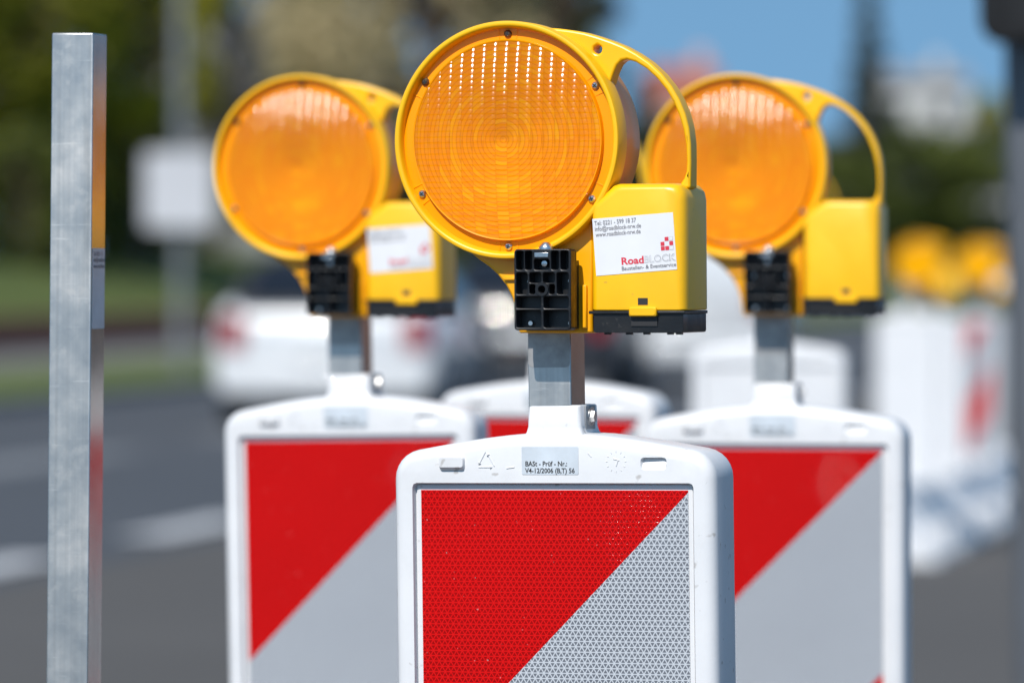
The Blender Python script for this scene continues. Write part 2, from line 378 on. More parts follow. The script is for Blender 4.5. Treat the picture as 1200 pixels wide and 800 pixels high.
# ------------------------------------------------------------------ ground, roads
A = R(11); RD = Vector((math.sin(A), math.cos(A), 0)); RN = Vector((math.cos(A), -math.sin(A), 0))
def uv(u, v, z=0): return RD * u + RN * v + Vector((0, 0, z))
def strip(name, u0, u1, v0, v1, z, mat, parent=None, thick=0, nu=1):
    bm = bmesh.new()
    if thick:
        lo = [uv(u0, v0, z - thick), uv(u0, v1, z - thick), uv(u1, v1, z - thick), uv(u1, v0, z - thick)]
        loft(bm, [lo, [p + Vector((0, 0, thick)) for p in lo]])
    else:
        bm.faces.new([bm.verts.new(p) for p in (uv(u0, v0, z), uv(u0, v1, z), uv(u1, v1, z), uv(u1, v0, z))])
    return finish(name, bm, mat, parent, smooth=False)
g = strip('ground', -300, 1500, -900, 900, -.03, 'grass'); g['kind'] = 'structure'
pv = strip('pavement', -60, 600, -6.2, 130, .0, 'asphalt_light'); pv['kind'] = 'structure'
rd = strip('road', -60, 600, -13.6, -6.2, -.006, 'asphalt'); rd['kind'] = 'structure'
for k in range(-2, 16): strip('lane_dash', 20.6 + k * 3.7, 22.6 + k * 3.7, -6.72, -6.44, .004, 'road_paint', rd)
for k in range(-3, 8): strip('worn_lane_dash', 31.6 + k * 7, 35.6 + k * 7, -10.1, -9.55, -.002, 'road_paint_worn', rd)
kb = strip('kerb', -60, 600, -13.75, -13.6, .10, 'kerb_stone', None, .14); kb['kind'] = 'structure'
vg = strip('grass_verge', -60, 600, -17.6, -13.75, .085, 'grass'); vg['kind'] = 'structure'
sw = strip('footpath', -60, 600, -20.6, -17.6, .09, 'paving'); sw['kind'] = 'structure'
# grass bank behind the wall
bm = bmesh.new()
prof = [(-20.9, .05), (-21.6, .35), (-23, .95), (-24.5, 1.35), (-30, 1.6), (-60, 1.8), (-240, 1.8)]
def gz(v):
    if v > prof[0][0]: return .09
    for (a, za), (b_, zb) in zip(prof, prof[1:]):
        if v >= b_: return za + (zb - za) * (v - a) / (b_ - a)
    return prof[-1][1]
def d_of(px, v): return -v / (math.sin(A) - math.cos(A) * (px - 600) / FPX)
rows = [[bm.verts.new(uv(u, v, z)) for u in (-60, 40, 100, 160, 600)] for v, z in prof]
for a, b_ in zip(rows, rows[1:]):
    for i in range(4): bm.faces.new((a[i], a[i + 1], b_[i + 1], b_[i]))
bk = finish('grass_bank', bm, 'grass'); bk['kind'] = 'structure'
wl = strip('garden_wall', 20, 140, -20.9, -20.62, .50, 'brick_red', None, .5)
tag(wl, 'long low red brick garden wall along the far footpath', 'wall')
# coping stones on the wall
for k in range(40): strip('coping_stone', 20 + k * 3.0, 22.98 + k * 3.0, -20.94, -20.58, .56, 'brick_red', wl, .06)

# ------------------------------------------------------------------ guide beacon
def outline(w_, zb, zs, zc, r, ins, k=6):
    """front outline: half width w_, bottom zb, shoulder zs, crown zc, corner radius r, inset ins"""
    w2, r2, zb2, zs2, zc2 = w_ - ins, max(r - ins, .002), zb + ins, zs - ins, zc - ins
    pts = [(-w2 + r2, zb2), (w2 - r2, zb2)] if False else []
    for i in range(k + 1):
        t = R(-90 + 90 * i / k); pts.append((w2 - r2 + r2 * math.cos(t), zb2 + r2 + r2 * math.sin(t)))
    for i in range(k + 1):
        t = R(80 * i / k); pts.append((w2 - r2 + r2 * math.cos(t), zs2 - r2 + r2 * math.sin(t)))
    xs = w2 - r2 + r2 * math.cos(R(80)); zz = zs2 - r2 + r2 * math.sin(R(80))
    for i in range(1, 12):
        f = i / 12; x = xs * (1 - 2 * f); q = 1 - (x / xs) ** 2
        pts.append((x, zz + (zc2 - zz) * (q * .75 + .25 * q * q)))
    for i in range(k + 1):
        t = R(100 + 80 * i / k); pts.append((-w2 + r2 + r2 * math.cos(t), zs2 - r2 + r2 * math.sin(t)))
    for i in range(k + 1):
        t = R(180 + 90 * i / k); pts.append((-w2 + r2 + r2 * math.cos(t), zb2 + r2 + r2 * math.sin(t)))
    return pts
PT = 1.15                                        # top of the striped sheeting
def clip_stripe(t0, t1, w_, h):                  # part of the panel (u from left, s from top) with t0 < u + s < t1
    poly = [(0, 0), (w_, 0), (w_, h), (0, h)]
    for sgn, t in ((1, t0), (-1, t1)):
        outp = []
        for i in range(len(poly)):
            p, q = poly[i], poly[(i + 1) % len(poly)]
            fp, fq = sgn * (p[0] + p[1] - t), sgn * (q[0] + q[1] - t)
            if fp >= 0: outp.append(p)
            if fp * fq < 0:
                f = fp / (fp - fq); outp.append((p[0] + f * (q[0] - p[0]), p[1] + f * (q[1] - p[1])))
        poly = outp
        if not poly: return []
    return poly
def make_beacon(height=.98, striped=True, post_top=1.37, post_dx=0.0, foot=True, phase=0.0, detail=True):
    root = empty('guide_beacon')
    zb = PT - height - .03; T = .033
    bm = bmesh.new()
    prm = (.1505, zb, PT + .036, PT + .0505, .026)
    spec = [(-.0335, .011), (-.0325, .0065), (-.030, .0030), (-.0265, .0008), (-.022, 0), (.022, 0), (.0265, .0008), (.030, .0030), (.0325, .0065), (.0335, .011)]
    rs = loft(bm, [[(x, y, z) for x, z in outline(*prm, i)] for y, i in spec], cap0=False, cap1=True)
    fe = [bm.edges.get((rs[0][i], rs[0][(i + 1) % len(rs[0])])) for i in range(len(rs[0]))]
    hx, z0, z1 = .1315, PT - height, PT + .0065
    holes = [rrect(-hx, hx, z0 - .006, z1, .004, 2)]
    slot = rrect(.083, .107, PT + .018, PT + .029, .003, 3)
    allh = holes + [slot]; loops = []
    for h in allh:
        vs, es = ring_edges(bm, h, -.0335); fe += es; loops.append(vs)
    fill(bm, fe)
    back = [bm.verts.new((v.co.x * .992, -.0265, v.co.z + (.0 if v.co.z < 1 else -.0015))) for v in loops[0]]
    for i in range(len(back)):
        j = (i + 1) % len(back); bm.faces.new((loops[0][i], loops[0][j], back[j], back[i]))
    bm.faces.new(back)
    back = [bm.verts.new((.095 + (v.co.x - .095) * .9, -.029 if v.co.z > PT + .0235 else -.0325, v.co.z)) for v in loops[1]]
    for i in range(len(back)):
        j = (i + 1) % len(back); bm.faces.new((loops[1][i], loops[1][j], back[j], back[i]))
    bm.faces.new(back)
    finish('body', bm, 'white_plastic', root, sharp=40)
    # board that carries the sheeting
    boxo('panel_board', (-.1292, .1292, -.0280, -.0262, z0 + .001, PT + .0048), 'white_plastic', root, .0008)
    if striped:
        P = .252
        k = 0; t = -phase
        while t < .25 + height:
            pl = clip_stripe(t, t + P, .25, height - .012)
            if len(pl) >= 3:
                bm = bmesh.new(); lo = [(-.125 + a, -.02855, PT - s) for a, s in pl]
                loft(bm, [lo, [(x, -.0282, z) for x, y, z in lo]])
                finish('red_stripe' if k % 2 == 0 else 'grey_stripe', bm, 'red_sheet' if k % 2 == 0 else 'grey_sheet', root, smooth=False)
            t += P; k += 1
    # socket for the post, flaring into the crown
    bm = bmesh.new(); L = []
    for z, h in ((PT + .040, .0300), (PT + .0475, .0285), (PT + .0510, .0262), (PT + .056, .0250), (PT + .0735, .0246), (PT + .0748, .0236), (PT + .0750, .0206), (PT + .060, .0205)):
        L.append([(x, y, z) for x, y in rrect(-h, h, -h, h, .0035, 3)])
    loft(bm, L); finish('socket', bm, 'white_plastic', root, sharp=40)
    bm = bmesh.new()                                # clamp bolt on the right of the socket
    box(bm, .0247, .0262, -.012, .012, PT + .055, PT + .0745)
    p = boxo('clamp_plate', (.0247, .0262, -.013, .013, PT + .053, PT + .0742), 'galvanised', root, .0006); bm.free()
    bm = bmesh.new(); tube(bm, (.026, 0, PT + .0645), (.0275, 0, PT + .0645), .0085, .0085, 20); tube(bm, (.0275, 0, PT + .0645), (.0305, 0, PT + .0645), .0058, .0052, 6)
    finish('bolt', bm, 'steel', p)
    # square aluminium post
    bm = bmesh.new()
    pp = boxo('post', (post_dx - .020, post_dx + .020, -.024, .016, PT - .15, post_top), 'aluminium', root, .0012)
    smooth_sides(pp)
    bm = bmesh.new(); vs = rrect(post_dx - .0195, post_dx + .0195, PT + .1085, PT + .16, .004, 4)
    loft(bm, [[(x, -.0243, z) for x, z in vs], [(x, -.0241, z) for x, z in vs]]); finish('grey_film', bm, 'film_grey', pp)
    if detail:
        fy = -.0335
        bm = bmesh.new()
        loft(bm, [[(x, fy + .001, z) for x, z in rrect(-.1055, -.0810, PT + .0165, PT + .0305, .003, 3)],
                  [(x, fy - .0040, z) for x, z in rrect(-.1045, -.0820, PT + .0205, PT + .0290, .002, 3)]])
        finish('moulded_bar', bm, 'white_plastic', root)
        bm = bmesh.new()                            # recycling triangle, raised outline with three arrow breaks
        cs = [(-.0693, PT + .0205), (-.0530, PT + .0205), (-.0612, PT + .0350)]
        for i in range(3):
            p, q = Vector((cs[i][0], fy - .0002, cs[i][1])), Vector((cs[(i + 1) % 3][0], fy - .0002, cs[(i + 1) % 3][1]))
            d = (q - p); tube(bm, p + d * .06, p + d * .80, .0005, .0005, 6); tube(bm, p + d * .74, p + d * .86, .0016, .0003, 6)
        finish('recycling_mark', bm, 'white_plastic', root)
        bm = bmesh.new(); tube(bm, (-.0420, fy - .0001, PT + .0195), (-.0345, fy - .0001, PT + .0205), .0006, .0006, 6)
        finish('moulded_nub', bm, 'white_plastic', root)
        bm = bmesh.new(); tube(bm, (.0345, fy - .0001, PT + .0330), (.0375, fy - .0001, PT + .0295), .0006, .0004, 6); finish('moulded_nub', bm, 'white_plastic', root)
        bm = bmesh.new()                            # mould date clock
        for i in range(12):
            t = 2 * math.pi * i / 12; tube(bm, (.0605 + .0080 * math.cos(t), fy, PT + .0255 + .0080 * math.sin(t)), (.0605 + .0095 * math.cos(t), fy, PT + .0255 + .0095 * math.sin(t)), .00045, .00045, 5)
        tube(bm, (.058, fy - .0001, PT + .028), (.0635, fy - .0001, PT + .0265), .0007, .0005, 6); tube(bm, (.0605, fy - .0001, PT + .0215), (.0625, fy - .0001, PT + .0275), .0006, .0006, 6)
        finish('mould_clock', bm, 'white_plastic', root)
        bm = bmesh.new(); vs = rrect(-.0275, .0255, PT + .0140, PT + .0385, .001, 2)
        loft(bm, [[(x, fy - .0004, z) for x, z in vs], [(x, fy - .0001, z) for x, z in vs]]); st = finish('approval_sticker', bm, 'sticker_grey', root)
        text_mesh('printed_text', 'BASt - Prüf - Nr.:\nV4-12/2006 (B,T) 56', .0061, 'ink_black', st, -.0243, fy - .0006, PT + .0215, width=.0465, offset=.00012)
    if foot:
        bm = bmesh.new()
        loft(bm, [[(x, y, z) for x, y in rrect(-.20 + i, .20 - i, -.40 + i, .40 - i, .04, 4)] for z, i in ((0.0, .0), (.085, .0), (.105, .02))])
        finish('foot_plate', bm, 'rubber', root)
        boxo('tenon', (-.03, .03, -.03, .03, .09, zb + .04), 'white_plastic', root)
    return root
# ------------------------------------------------------------------ warning lamp, origin at the middle of the front rim (mm below)
M_ = .001
def make_lamp():
    root = empty('warning_lamp')
    bm = bmesh.new()
    lathe_y(bm, [(r * M_, y * M_) for r, y in ((98.3, 9.5), (99.2, 4), (100.0, 1.2), (101.0, .3), (102.6, 0), (104.2, .5), (105, 1.8), (105, 25), (103.5, 27), (98.3, 27))], 128, close=True)
    finish('housing_ring', bm, 'yellow_plastic', root, sharp=35)
    # lens: dome with a grid of small pillows
    bm = bmesh.new(); RL = 88.0; st = .8; N = int(RL / st) + 1; grid = {}
    def hy(x, z):
        r2 = x * x + z * z; f = min(1, max(0, (RL - math.sqrt(r2)) / 3))
        pil = .30 * math.cos(2 * math.pi * (x - 3.4) / 10.9) + .12 * math.cos(2 * math.pi * z / 5.0)
        return 4.5 - 9.5 * (1 - r2 / RL ** 2) - pil * f
    for i in range(-N, N + 1):
        for j in range(-N, N + 1):
            x, z = i * st, j * st; r = math.hypot(x, z)
            if r < RL + st * .75:
                if r > RL - st * .4: x, z = x * RL / r, z * RL / r
                grid[i, j] = bm.verts.new((x * M_, hy(x, z) * M_, z * M_))
    for (i, j) in list(grid):
        q = [(i, j), (i + 1, j), (i + 1, j + 1), (i, j + 1)]
        v = [grid[k] for k in q if k in grid]
        if len(v) >= 3: 
            try: bm.faces.new(v)
            except ValueError: pass
    bmesh.ops.remove_doubles(bm, verts=bm.verts, dist=.00008)
    finish('lens', bm, 'amber_lens', root, sharp=60)
    bm = bmesh.new()
    lathe_y(bm, [(87.2 * M_, .0040), (88.3 * M_, .0036), (88.8 * M_, .0046), (89.2 * M_, .0085), (98.6 * M_, .0090)], 128)
    fl = finish('lens_flange', bm, 'amber_flange', root)
    for k in range(6):                               # small wedge ribs that hold the flange
        for da in (-5, 5):
            t = R(90 + 60 * k + da); bm = bmesh.new(); c_, s_ = math.cos(t), math.sin(t)
            tube(bm, (.0895 * c_, .0088, .0895 * s_), (.0985 * c_, .0088, .0985 * s_), .0007, .0007, 5); finish('flange_rib', bm, 'amber_flange', fl)
    for k in range(6):
        t = R(90 + 60 * k - (4 if k in (1, 4) else 0)); r = .0938; cx, cz = r * math.cos(t), r * math.sin(t)
        bm = bmesh.new(); lathe_y(bm, [(0, .0058), (.0022, .0060), (.0034, .0072), (.0036, .0092)], 16, cx=cx, cz=cz)
        s_ = finish('screw', bm, 'dark_steel' if k in (0, 1) else 'steel', root)
        bm = bmesh.new(); box(bm, cx - .0019, cx + .0019, .0054, .0066, cz - .0005, cz + .0005); box(bm, cx - .0005, cx + .0005, .00545, .0066, cz - .0019, cz + .0019)
        bmesh.ops.rotate(bm, verts=bm.verts, cent=(cx, 0, cz), matrix=Matrix.Rotation(.4 + k, 3, 'Y')); finish('cross_slot', bm, 'trim_black', s_)
    bm = bmesh.new()
    lathe_y(bm, [(r * M_, y * M_) for r, y in ((86, 12), (78, 22), (64, 34), (46, 45), (26, 53), (9, 57), (9, 40), (0, 39))], 64)
    finish('reflector', bm, 'reflector', root)
    bm = bmesh.new()
    lathe_y(bm, [(r * M_, y * M_) for r, y in ((101, 26), (100.5, 32), (98, 60), (97, 86), (94, 92), (70, 98), (0, 102))], 96)
    finish('rear_lens', bm, 'amber_drum', root)
    # carrying handle with web and hanging hole
    outer = [(28, 98), (36, 99), (48, 98), (60, 96.3), (72, 94), (84, 90.5), (97, 86), (108, 81.5), (120, 75), (132, 67), (143, 57), (152, 46), (159, 34.5), (164.5, 22), (168, 9), (169.6, -5), (169.8, -20), (169.5, -44)]
    inner = [(160, -44), (160.5, -39), (163.5, -35), (165.6, -29), (166, -20), (165.2, -5), (162.8, 8), (159, 20), (153.8, 32), (147, 43), (138.5, 53), (129, 61.5), (119, 67.5), (111, 69.8), (106, 69), (102, 65), (99.5, 60), (97.5, 55), (95, 47), (88, 52), (70, 72), (40, 91)]
    bm = bmesh.new(); plate(bm, [((x - 4) * M_, z * M_) for x, z in outer + inner], [[(x * M_, z * M_) for x, z in circ(80, 79, 4.0)]], .018, .038)
    finish('handle', bm, 'yellow_plastic', root, bevel=.0022, seg=3)
    bm = bmesh.new()
    neck = [(-50, -89), (-42, -96), (-30, -105.6), (-21, -111.5), (-13, -118.5), (-5, -128), (.5, -138), (3.5, -147), (5.6, -157), (7, -170.5), (76, -170.5), (76, -60), (60, -78), (30, -94), (0, -98), (-30, -94)]
    plate(bm, [(x * M_, z * M_) for x, z in neck], [], .014, .058); nk = finish('neck', bm, 'yellow_neck', root, bevel=.002)
    bm = bmesh.new()                                  # stiffening ribs beside the bracket
    box(bm, .0675, .0715, .0105, .016, -.166, -.128); finish('neck_rib', bm, 'yellow_neck', nk, bevel=.001)
    bm = bmesh.new(); box(bm, -.006, .010, .011, .016, -.124, -.1205); finish('neck_rib', bm, 'yellow_neck', nk, bevel=.001)
    # battery box
    bm = bmesh.new()
    bo = [(79, -150.5), (79, -60), (81, -55), (99, -41), (104, -39.5), (154, -39.5), (160.5, -41), (164.5, -46), (166, -53), (166.5, -150.5)]
    L = []
    for y, s in ((-2, 7), (-.8, 4), (2, 1.6), (6, .3), (12, 0), (60, 0), (66, 1), (70, 4)):
        cx, cz = 128, -100
        L.append([((x + (cx - x) / abs(cx - x) * s if abs(x - cx) > 1 else x) * M_, y * M_, (z - (s * .75 if z > -60 else 0)) * M_) for x, z in bo])
    loft(bm, L); bb = finish('battery_box', bm, 'yellow_plastic', root, sharp=48, bevel=.0016)
    bm = bmesh.new(); box(bm, .1235, .1325, -.0024, .002, -.1455, -.1395); finish('latch_hole', bm, 'trim_black', bb)
    bm = bmesh.new(); loft(bm, [[(x * M_, y * M_, z * M_) for x, z in rrect(116 + i, 141 - i, -155.5 + i, -147.5 - i, 1.5, 2)] for y, i in ((0, 0), (-4.5, 0), (-5.5, 1))])
    finish('latch', bm, 'yellow_plastic', bb)
    bm = bmesh.new()
    plate(bm, [(x * M_, z * M_) for x, z in rrect(81.5, 164, -170, -151, 2, 3)], [], .0008, .068)
    tr = finish('battery_tray', bm, 'black_plastic', root, bevel=.0015)
    boxo('tray_lip', (.0775, .1662, -.0012, .066, -.1535, -.1508), 'black_plastic', tr, .0006)
    boxo('tray_recess', (.1165, .1405, -.0004, .002, -.164, -.1535), 'trim_black', tr)
    for x in (92, 112, 128, 150, 158):
        bm = bmesh.new(); box(bm, (x - 2.5) * M_, (x + 2.5) * M_, .006, .012, -.1716, -.1695); finish('tray_foot', bm, 'black_plastic', tr)
    # bracket in front of the post: a ribbed block
    ox, oz = 39.5, -132.0
    def bx_(a, c_): return (ox + (a - 302.5) / 6.67 / 1.2436, oz - (c_ - 392.5) / 6.67 / 1.316)
    def cell(x0, x1, z0, z1, r=1.6):
        a, c_ = bx_(x0, z1), bx_(x1, z0); return [(x * M_, z * M_) for x, z in rrect(a[0], c_[0], a[1], c_[1], r, 2)]
    cells = [cell(100, 158, 95, 240), cell(168, 222, 95, 240), cell(238, 356, 158, 240), cell(370, 428, 95, 240), cell(442, 502, 95, 240),
             cell(100, 186, 262, 428), cell(202, 292, 262, 340), cell(306, 396, 262, 340), cell(412, 502, 262, 428),
             cell(202, 246, 352, 428), cell(354, 396, 352, 428),
             cell(100, 290, 447, 536), cell(310, 502, 447, 536), cell(100, 290, 552, 685), cell(310, 502, 552, 685)]
    a, c_ = bx_(84, 706), bx_(521, 80)
    outl = [(x * M_, z * M_) for x, z in rrect(a[0], c_[0], a[1], c_[1], 3.2, 4)]
    h0 = bx_(300, 390)
    bm = bmesh.new(); plate(bm, outl, cells + [[(x * M_, z * M_) for x, z in circ(*h0, 3.2, 14)]], -.015, -.001)
    br = finish('bracket', bm, 'black_plastic', root, bevel=.0008, seg=2)
    bm = bmesh.new(); plate(bm, [(x * .999, z) for x, z in outl], [], -.0009, .0008); finish('bracket_back', bm, 'black_plastic', br)
    boxo('bracket_spacer', (outl[10][0] + .002, -outl[10][0] * 0 + (ox + 24) * M_, .0008, .0145, -.1665, -.1065), 'black_plastic', br)
    bm = bmesh.new(); lathe_y(bm, [(.0033, -.0148), (.0035, -.0162), (.0060, -.0162), (.0063, -.015)], 20, cx=h0[0] * M_, cz=h0[1] * M_); finish('bracket_boss', bm, 'black_plastic', br)
    for px_, pz_ in ((182, 652), (490, 652), (175, 330), (490, 325)):
        q = bx_(px_, pz_); bm = bmesh.new(); lathe_y(bm, [(0, -.0055), (.0020, -.0055), (.0024, -.0045), (.0026, -.0008)], 14, cx=q[0] * M_, cz=q[1] * M_)
        finish('bracket_screw', bm, 'steel', br)
    q0, q1 = bx_(243, 143), bx_(349, 107); boxo('steel_tab', (q0[0] * M_, q1[0] * M_, -.0157, -.0145, q0[1] * M_, q1[1] * M_), 'steel', br, .0003)
    q = bx_(302, 192); bm = bmesh.new(); lathe_y(bm, [(0, -.010), (.0026, -.0095), (.0034, -.007), (.0034, -.0008)], 14, cx=q[0] * M_, cz=q[1] * M_); finish('clamp_screw', bm, 'steel', br)
    q = bx_(312, 80); bm = bmesh.new()
    P0 = [(0.0, q[1] * M_ + .0062), (.0030, q[1] * M_ + .0058), (.0062, q[1] * M_ + .0025), (.0066, q[1] * M_ + .0012), (.0066, q[1] * M_ - .001)]
    lp = [[(q[0] * M_ + max(r, .0002) * math.cos(2 * math.pi * i / 18), -.008 + max(r, .0002) * math.sin(2 * math.pi * i / 18), z) for i in range(18)] for r, z in P0]
    loft(bm, lp); finish('cap_bolt', bm, 'steel', br)
    # company sticker
    cx, cz, ro = .1205, -.0925, R(4.2); fy = -.0024
    def rp(a, b_): return (cx + a * math.cos(ro) - b_ * math.sin(ro), cz + a * math.sin(ro) + b_ * math.cos(ro))
    def sheet(x0, x1, z0, z1, y0, y1):
        bm = bmesh.new(); pts = [rp(x0, z0), rp(x1, z0), rp(x1, z1), rp(x0, z1)]
        loft(bm, [[(a, y0, b_) for a, b_ in pts], [(a, y1, b_) for a, b_ in pts]]); return bm
    sk = finish('sticker', sheet(-.0372, .0372, -.0250, .0250, fy, fy + .0003), 'sticker_white', root, smooth=False)
    ty = fy - .0002
    for body, a, b_, s_, mt, wd, of in (('Tel: 0221 - 599 18 37', -.0355, .0190, .0056, 'ink_dark', .0385, .00003), ('info@roadblock-nrw.de', -.0355, .0140, .0056, 'ink_dark', .0425, .00003),
                                ('www.roadblock-nrw.de', -.0350, .0090, .0056, 'ink_dark', .0415, .00003), ('Road', -.0135, -.0170, .0088, 'ink_red', .0205, .00025),
                                ('Baustellen- & Eventservice', -.0135, -.0222, .0050, 'ink_dark', .0500, .00003)):
        x_, z_ = rp(a, b_); text_mesh('printed_text', body, s_, mt, sk, x_, ty, z_, ro, width=wd, offset=of)
    x_, z_ = rp(.0076, -.0170); text_mesh('printed_text', 'BLOCK', .0088, 'ink_grey', sk, x_, ty, z_, ro, width=.0288, offset=.00022)
    text_mesh('printed_text', 'BLOCK', .0088, 'sticker_white', sk, x_, ty - .0001, z_, ro, width=.0286, offset=-.00012)
    for i, j, f in ((1, 2, 1), (2, 2, 0), (0, 1, 1), (2, 1, 1), (0, 0, 1), (1, 0, 1), (2, 0, 0)):
        x0, z0 = .0240 + i * .0040, -.0075 + j * .0040
        finish('logo_square', sheet(x0, x0 + .0035, z0, z0 + .0035, ty, ty + .0001), 'ink_red' if f else 'ink_grey', sk, smooth=False)
        if not f: finish('logo_square', sheet(x0 + .0003, x0 + .0032, z0 + .0003, z0 + .0032, ty - .0001, ty), 'sticker_white', sk, smooth=False)
    return root

FR = 'guide beacons with lamps beside the road'
bcn = make_beacon(post_dx=-.004); lamp = make_lamp()
def lamp_at(o, px, py, d, yaw, roll, label, group='amber warning lamps on the beacons'):
    place(o, (0, 0, 0), at(px, py, d), yaw, roll); tag(o, label, 'lamp', group)
def set_beacon(o, px, py, d, yaw, roll, label, tilt=0):
    place(o, (0, -.0285, PT), at(px, py, d), yaw, roll, tilt); tag(o, label, 'beacon', FR)
    dz = o.location.z
    o.location.z = 0
    for ch in [k for k in sc.objects if k.parent == o]:
        if not ch.name.startswith('foot_plate'): ch.location.z += dz

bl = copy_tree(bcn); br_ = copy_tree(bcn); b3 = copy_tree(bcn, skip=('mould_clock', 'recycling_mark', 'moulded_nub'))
ll = copy_tree(lamp); lr = copy_tree(lamp, skip=('sticker',)); l3 = copy_tree(lamp, skip=('sticker', 'printed_text')); l4 = copy_tree(l3)
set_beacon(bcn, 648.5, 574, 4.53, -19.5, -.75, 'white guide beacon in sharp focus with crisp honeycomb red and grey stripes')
lamp_at(lamp, 592, 164, 4.52, -19.5, -.2, 'amber warning lamp in sharp focus with readable white company sticker')
set_beacon(bl, 408.5, 516, 5.83, -16.5, -1.1, 'blurred guide beacon between the bare metal post and the sharp beacon')
lamp_at(ll, 351, 196, 5.82, -16.5, 0, 'blurred amber lamp with a white sticker, above the beacon beside the bare post')
set_beacon(br_, 907, 526, 5.84, -12, -.1, 'blurred guide beacon in front of the white guide sills')
lamp_at(lr, 861, 194.5, 5.83, -12, 0, 'blurred amber lamp with no sticker on its plain yellow battery box')
set_beacon(b3, 640, 492, 6.6, -22, 0, 'guide beacon mostly hidden directly behind the sharp beacon, only its shoulder showing')
lamp_at(l3, 608, 208, 6.6, -22, 0, 'amber lamp hidden behind the sharp warning lamp')
b4 = make_beacon(striped=False, post_dx=-.004, detail=False)
set_beacon(b4, 901, 431, 9.9, -8, 0, 'far guide beacon whose rounded white shoulder shows behind the plain lamp post')
lamp_at(l4, 878, 241, 9.9, -8, 0, 'distant amber lamp hidden behind the lamp with the plain battery box')

# bare aluminium post standing in its own foot
pr = empty('bare_post')
smooth_sides(boxo('post', (-.020, .020, -.020, .020, .03, 1.563), 'aluminium', pr, .0012))
bm = bmesh.new(); loft(bm, [[(x, y, z) for x, y in rrect(-.20 + i, .20 - i, -.40 + i, .40 - i, .04, 4)] for z, i in ((0, 0), (.085, 0), (.105, .02))]); finish('foot_plate', bm, 'rubber', pr)
bm = bmesh.new(); loft(bm, [[(x, y, z) for y, z in rrect(-.0170, .0180, 1.292, 1.366, .001, 2)] for x in (.0201, .0204)]); stp = finish('sticker', bm, 'sticker_grey', pr, smooth=False)
text_mesh('printed_text', 'Tel: 0221 - 5\ninfo@roadblock\nwww.roadblock', .0056, 'ink_dark', stp, -.0150, .0206, 1.3590, face='side', width=.0325)
place(pr, (0, -.020, 1.563), at(85, 34, 4.70), -14, .62)
pr.location.z = 0
tag(pr, 'bare square aluminium post with a small sticker and no lamp', 'post')

# ------------------------------------------------------------------ white guide sills with two short beacons
def make_sill():
    r = empty('guide_sill'); bm = bmesh.new(); n = 1
    L = []
    for y, s in ((0, .86), (.02, 1.0), (.31, 1.0), (.33, .86), (.37, .86), (.39, 1.0), (.70, 1.0), (.72, .86)):
        L.append([(x * s, y, z * (.97 if s < 1 else 1)) for x, z in ((-.30, 0), (.30, 0), (.295, .03), (.27, .05), (.07, .27), (.055, .285), (-.055, .285), (-.07, .27), (-.27, .05), (-.295, .03))])
    loft(bm, L); finish('body', bm, 'white_plastic', r)
    for k in (.10, .20, .46, .56): boxo('rib', (-.26, .26, k, k + .045, .005, .14), 'white_plastic', r, .004)
    bm = bmesh.new(); tube(bm, (0, .70, .14), (0, .76, .14), .03, .025, 12); finish('coupling', bm, 'trim_black', r)
    return r
s0 = make_sill()
for k in range(16):
    o = s0 if k == 0 else copy_tree(s0)
    o.location = uv(22.9 + k * .78, -2.80); o.rotation_euler = (0, 0, -A)
    tag(o, 'white ribbed plastic guide sill in the row beyond the beacons', 'guide sill', 'row of white guide sills')
ZS = .285
bA = make_beacon(height=.72, striped=False, post_top=1.36, foot=False, detail=False)
for o, px, yaw, d, pz, lab in ((bA, 1064, -10, 24.0, .955, 'short beacon with a plain white face standing on the guide sills'),):
    place(o, (0, 0, PT), at(px, 379, d), yaw); tag(o, lab, 'beacon', 'short beacons on the guide sills')
lA = copy_tree(l3); lamp_at(lA, 1076, 306, 23.95, -10, 0, 'far yellow and amber lamp above the plain white short beacon', 'far lamps above the guide sills')
bC = make_beacon(height=.72, striped=False, post_top=1.36, foot=False, detail=False)
place(bC, (0, 0, PT), at(1096, 381, 25.8), -8); tag(bC, 'short plain white beacon between the other two short beacons, without a lamp', 'beacon', 'short beacons on the guide sills')
bB = make_beacon(height=.72, striped=True, post_top=1.36, foot=False, detail=False, phase=.04)
place(bB, (0, 0, PT), at(1150, 379, 27.4), -58); tag(bB, 'short striped beacon turned sideways on the guide sills, showing a narrow red stripe', 'beacon', 'short beacons on the guide sills')
lB = copy_tree(lamp); lamp_at(lB, 1146, 308, 27.3, -20, 0, 'far lamp with a pale sticker above the sideways short beacon', 'far lamps above the guide sills')

for o in (lA, lB):
    o.scale = (1.1, 1.1, 1.1)
    for ch in [k for k in sc.objects if k.parent == o]:
        if ch.name.split('.')[0] in ('lens', 'lens_flange'): ch.material_slots[0].link = 'OBJECT'; ch.material_slots[0].material = MAT['yellow_lens']
